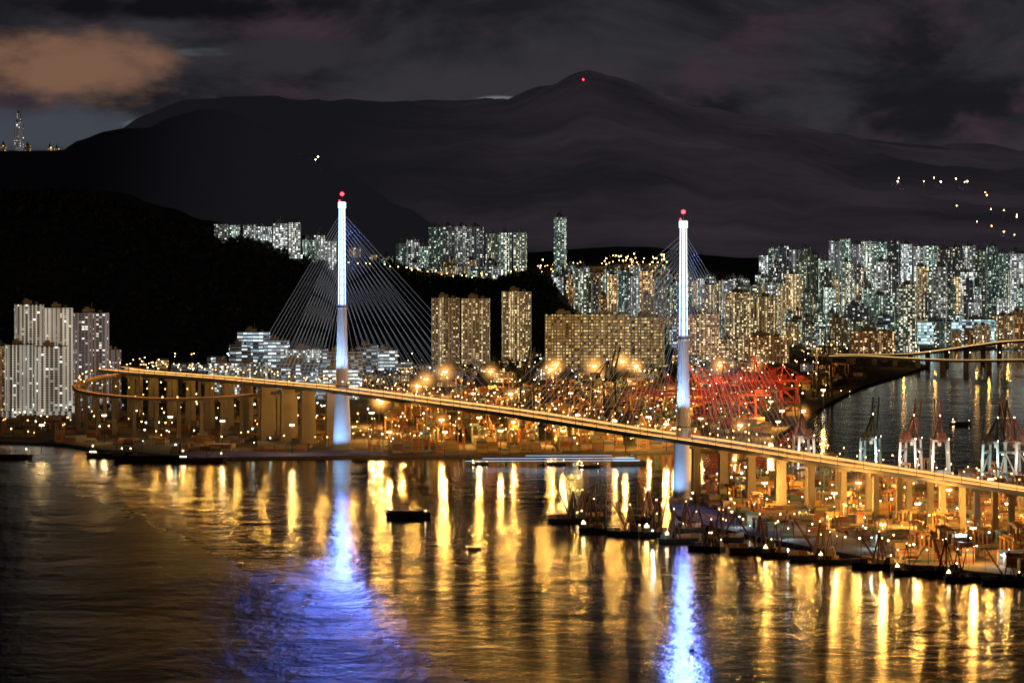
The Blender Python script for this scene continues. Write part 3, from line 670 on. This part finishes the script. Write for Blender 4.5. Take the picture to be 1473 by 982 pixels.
for p in [(150,598),(245,600),(320,606),(420,612),(60,612)]: mast(p[0],p[1],38000,WARM,mast_w,0)
for p in [(1100,735),(1165,710),(1235,735),(1300,725),(1365,745),(1425,730),(1450,765),(1320,765),(1200,750),(1490,750),(1540,740),(1075,712),(1270,795),(1400,800)]:
    mast(p[0],p[1]-40,R.choice([400000,600000]),SOD,R.choice([mast_s,mast_w]),R.choice([0,14]))
for p in [(1130,762),(1250,775),(1378,770),(1437,800),(935,765),(1060,745)]:
    q=G(p[0],p[1],12); o=place("street_lamp",lamp_c,(q.x,q.y,LZ)); plight("lamp_light",(2.5,0,10),25000,COOL,.6,o)
for i in range(950):
    k=R.random()
    if k<.45: px,y=R.uniform(180,1190),R.uniform(515,600)
    elif k<.62: px,y=R.uniform(0,1080),R.uniform(600,648)
    elif k<.8: px,y=R.uniform(1000,1473),R.uniform(485,515)
    else: px,y=R.uniform(990,1473),R.uniform(692,812)
    p=G(px,y,LZ)
    if not (inpoly(p.x,p.y,land1) or inpoly(p.x,p.y,land2)): continue
    sc=R.uniform(.6,1.6); place("street_lamp",R.choice([lamp_s,lamp_s,lamp_s,lamp_w,lamp_w,lamp_c]),p,R.uniform(0,6),None,(sc,sc,sc))
for i in range(80):
    px=R.choice([R.uniform(765,960),R.uniform(860,950)]); x=wx(px,14300); y=14250+R.uniform(-400,0); sc=R.uniform(.9,2.4); place("street_lamp",lamp_s,(x,y,Hc(x,y)),0,None,(sc,)*3)
for i in range(26):
    px=500+i*10+R.uniform(-4,4); x=wx(px,12150); place("street_lamp",lamp_s,(x,12140,Hn(x,12140)),0,None,(R.uniform(1.,1.8),)*3)
for px in (870,912,945): p=(wx(px,14280),14280,Hc(wx(px,14280),14280)+20); plight("hill_road_light",p,70000,SOD,1.5)
def onhill(px,py):
    d=12800.
    while d<20500:
        x=wx(px,d); z=wz(py,d)
        h=Hf(x,d) if d>16500 else -1
        if x<wx(650,14200) and 12700<d<16000: h=max(h,Hm_(x,d))
        if x>wx(700,14300) and 12900<d<15800: h=max(h,Hc(x,d))
        if z<=h: return Vector((x,d,h))
        d+=15
    return None
for px,py in [(1298,265),(1292,268),(1330,268),(1340,264),(1352,267),(1380,266),(1385,270),(1396,270),(1415,283),(1418,287),(1427,310),(1448,312),(1458,316),(1465,320),(455,234),(462,233),(450,236),(843,121),(1440,340),(1428,335),(1410,328),(1372,300),(1455,345)]:
    p=onhill(px+R.uniform(-5,5),py+R.uniform(-3,3))
    if p is None: continue
    m=MB(); r_=R.uniform(.8,2.1) if px!=843 else 2.6; m.beam((0,0,-2),(0,0,10),.5,0); m.box((0,0,-1),(2,2,1.5),0,0); m.ball((0,0,10+r_),r_,1,8,5); m.obj("mountain_lamp",[m_steel,e_red if px==843 else (e_sod if py>280 else e_warm)],p)
# ------------------------------------------------------------ boats
def hull(m,L,W,H,mt=0,bow=.25):
    a,b_=L/2,W/2; P0=[(-a*.95,-b_*.8),(a*(1-bow),-b_*.8),(a*.93,0),(a*(1-bow),b_*.8),(-a*.95,b_*.8)]; P1=[(-a,-b_),(a*(1-bow*.8),-b_),(a,0),(a*(1-bow*.8),b_),(-a,b_)]
    n=5
    for i in range(n): j=(i+1)%n; m.face([(*P0[i],-1),(*P0[j],-1),(*P1[j],H),(*P1[i],H)],mt)
    m.face([(*p,H) for p in P1],1)
    for i in range(n): j=(i+1)%n; m.beam((*P1[i],H+.5),(*P1[j],H+.5),.4,mt,1.)
def derrick(bx,bz):
    m=MB(); hull(m,46,16,3.5,0,.12)
    m.box((-18,0,3.5),(7,10,5),0,2); m.box((-18,0,8.5),(5,7,3),0,2); m.box((-18,-3.6,9.3),(4,.2,1.2),0,3)
    for y in (-6,6): m.beam((-2,y,3.5),(-7,0,36),1.2,4); m.beam((-14,y,3.5),(-7,0,36),1.,4); m.beam((-8,y,3.5),(-10,0,24),.6,4)
    for z in (14,24): m.beam((-5,-5+z*.14,z),(-5,5-z*.14,z),.6,4); m.beam((-12,-5+z*.14,z),(-12,5-z*.14,z),.6,4)
    a=Vector((-3,0,6)); b_=Vector((bx,0,bz))
    for y in (-1.6,1.6):
        for z in (-1,1): m.beam(a+Vector((0,y,z)),b_+Vector((0,y*.4,z*.3)),.5,4)
    for i in range(10):
        t=i/10; p=a.lerp(b_,t); q=a.lerp(b_,t+.1); m.beam(p+Vector((0,-1.6,-1)),q+Vector((0,1.6,1)),.35,4); m.beam(p+Vector((0,1.6,-1)),q+Vector((0,-1.6,1)),.35,4)
    m.beam((-7,0,36),b_,.35,4); m.beam(b_,(bx,0,12),.3,4)
    for i in range(3):
        for j in range(2):
            for k in range(R.randint(0,2)): m.box((-1+i*9.6,-3+j*6,3.5+k*2.6),(9.1,2.44,2.59),0,5,R.choice(PAL))
    m.ball((-18,-4,12.4),.6,3,6,4); m.ball((-7,0,36.5),.5,3,6,4)
    return m.mesh("derrick_barge",[m_hull,m_deckp,m_cabin,e_warm,m_rust,m_cont])
dk=[derrick(10,48),derrick(14,44),derrick(6,50),derrick(18,38)]
for px,py,r in [(818,752,3.3),(862,760,.4),(905,768,2.9),(950,774,.2),(978,782,.6),(1012,787,2.6),(1040,775,.3),(1085,789,3.3),(1125,797,.2),(1165,803,3.),(1207,808,.5),(1257,812,2.9),(1312,824,.3),(1350,826,2.8),(1392,835,.4),(1440,840,3.2),(845,748,.8),(928,758,2.2),(995,765,1.1)]:
    p=G(px+R.uniform(-6,6),py+R.uniform(-4,5)); place("derrick_barge",dk[R.randint(0,3)],p,r-.25+R.uniform(-.35,.35),None,(R.uniform(.75,1.),)*3)
m=MB(); hull(m,48,13,4,0,.1); m.box((-2,0,4),(34,9,2.5),0,4); m.box((-19,0,4),(6,8,4),0,2); m.box((19,0,4),(2,6,2),0,4)
for i in range(6): m.box((-14+i*5.4,0,6.5),(4.6,8,.5+.5*(i%2)),0,4)
m.ball((-19,-2,9),.6,3,6,4); m.ball((17,-3,7),.5,3,6,4)
m.obj("barge",[m_hull,m_deckp,m_rust,e_warm,m_hull],G(588,744),.08)
def ship(name,px,py,L,r,em=e_warm):
    m=MB(); hull(m,L,L*.17,L*.06,0,.2)
    m.box((-L*.36,0,L*.06),(L*.14,L*.14,L*.1),0,2); m.box((-L*.36,0,L*.16),(L*.1,L*.12,L*.04),0,2)
    m.box((-L*.36,-L*.072,L*.1),(L*.12,.2,L*.012),0,3); m.tube([(-L*.42,0,L*.16,L*.02,L*.02),(-L*.42,0,L*.23,L*.018,L*.018)],10,0)
    m.beam((L*.1,0,L*.06),(L*.1,0,L*.22),L*.01,4); m.beam((L*.1,0,L*.1),(L*.25,0,L*.2),L*.007,4); m.beam((L*.38,0,L*.06),(L*.38,0,L*.16),L*.008,4)
    for i in range(4): m.box((-L*.2+i*L*.14,0,L*.06),(L*.12,L*.12,L*.02),0,4)
    m.ball((-L*.36,0,L*.22),.8 if L>30 else .4,3,6,4); m.ball((L*.38,0,L*.165),.7 if L>30 else .3,3,6,4)
    m.obj(name,[m_hull,m_deckp,m_cabin,em,m_rust],G(px,py),r)
ship("cargo_ship",5,660,70,.1); ship("cargo_ship",215,662,85,3.1,e_cool); ship("cargo_ship",160,657,60,.05); ship("cargo_ship",290,664,60,.1)
ship("tug_boat",848,672,26,.2); ship("tug_boat",1382,610,30,.3); ship("tug_boat",1216,567,24,.8); ship("tug_boat",800,668,24,3.); ship("speedboat",681,790,16,2.9); ship("tug_boat",690,668,22,.2)
m=MB(); hull(m,44,11,3.5,2,.3); m.box((-3,0,3.5),(32,9.5,3),0,2); m.box((-5,0,6.5),(24,8,2.6),0,2); m.box((5,0,9.1),(7,6,2.2),0,2)
m.box((-3,-4.9,4.4),(30,.2,1.2),0,3); m.box((-5,-4.1,7.3),(22,.2,1.1),0,3); m.beam((0,0,11),(0,0,16),.4,0)
fy=m.obj("ferry",[m_hull,m_deckp,m_white,e_ferry],G(905,668),.06)
m=MB()
for z,l0,l1 in ((5,-190,12),(8,-170,6),(11,-120,-20)): m.beam((l0,-5,z),(l1,-5,z),.5,0)
m.obj("light_trail",[e_ferry],(0,0,0),0,fy)
m=MB(); m.tube([(0,0,-1,2,2),(0,0,1,2.2,2.2),(0,0,1.6,1.2,1.2)],12,0)
for i in range(4): a=i*math.pi/2; m.beam((1.2*math.cos(a),1.2*math.sin(a),1.5),(.3*math.cos(a),.3*math.sin(a),6.5),.25,0)
m.ball((0,0,7),.5,1,8,5); m.obj("navigation_buoy",[m_steel,e_warm],G(995,935))
scene.view_settings.view_transform='Standard'; scene.view_settings.look='None'; scene.view_settings.exposure=0
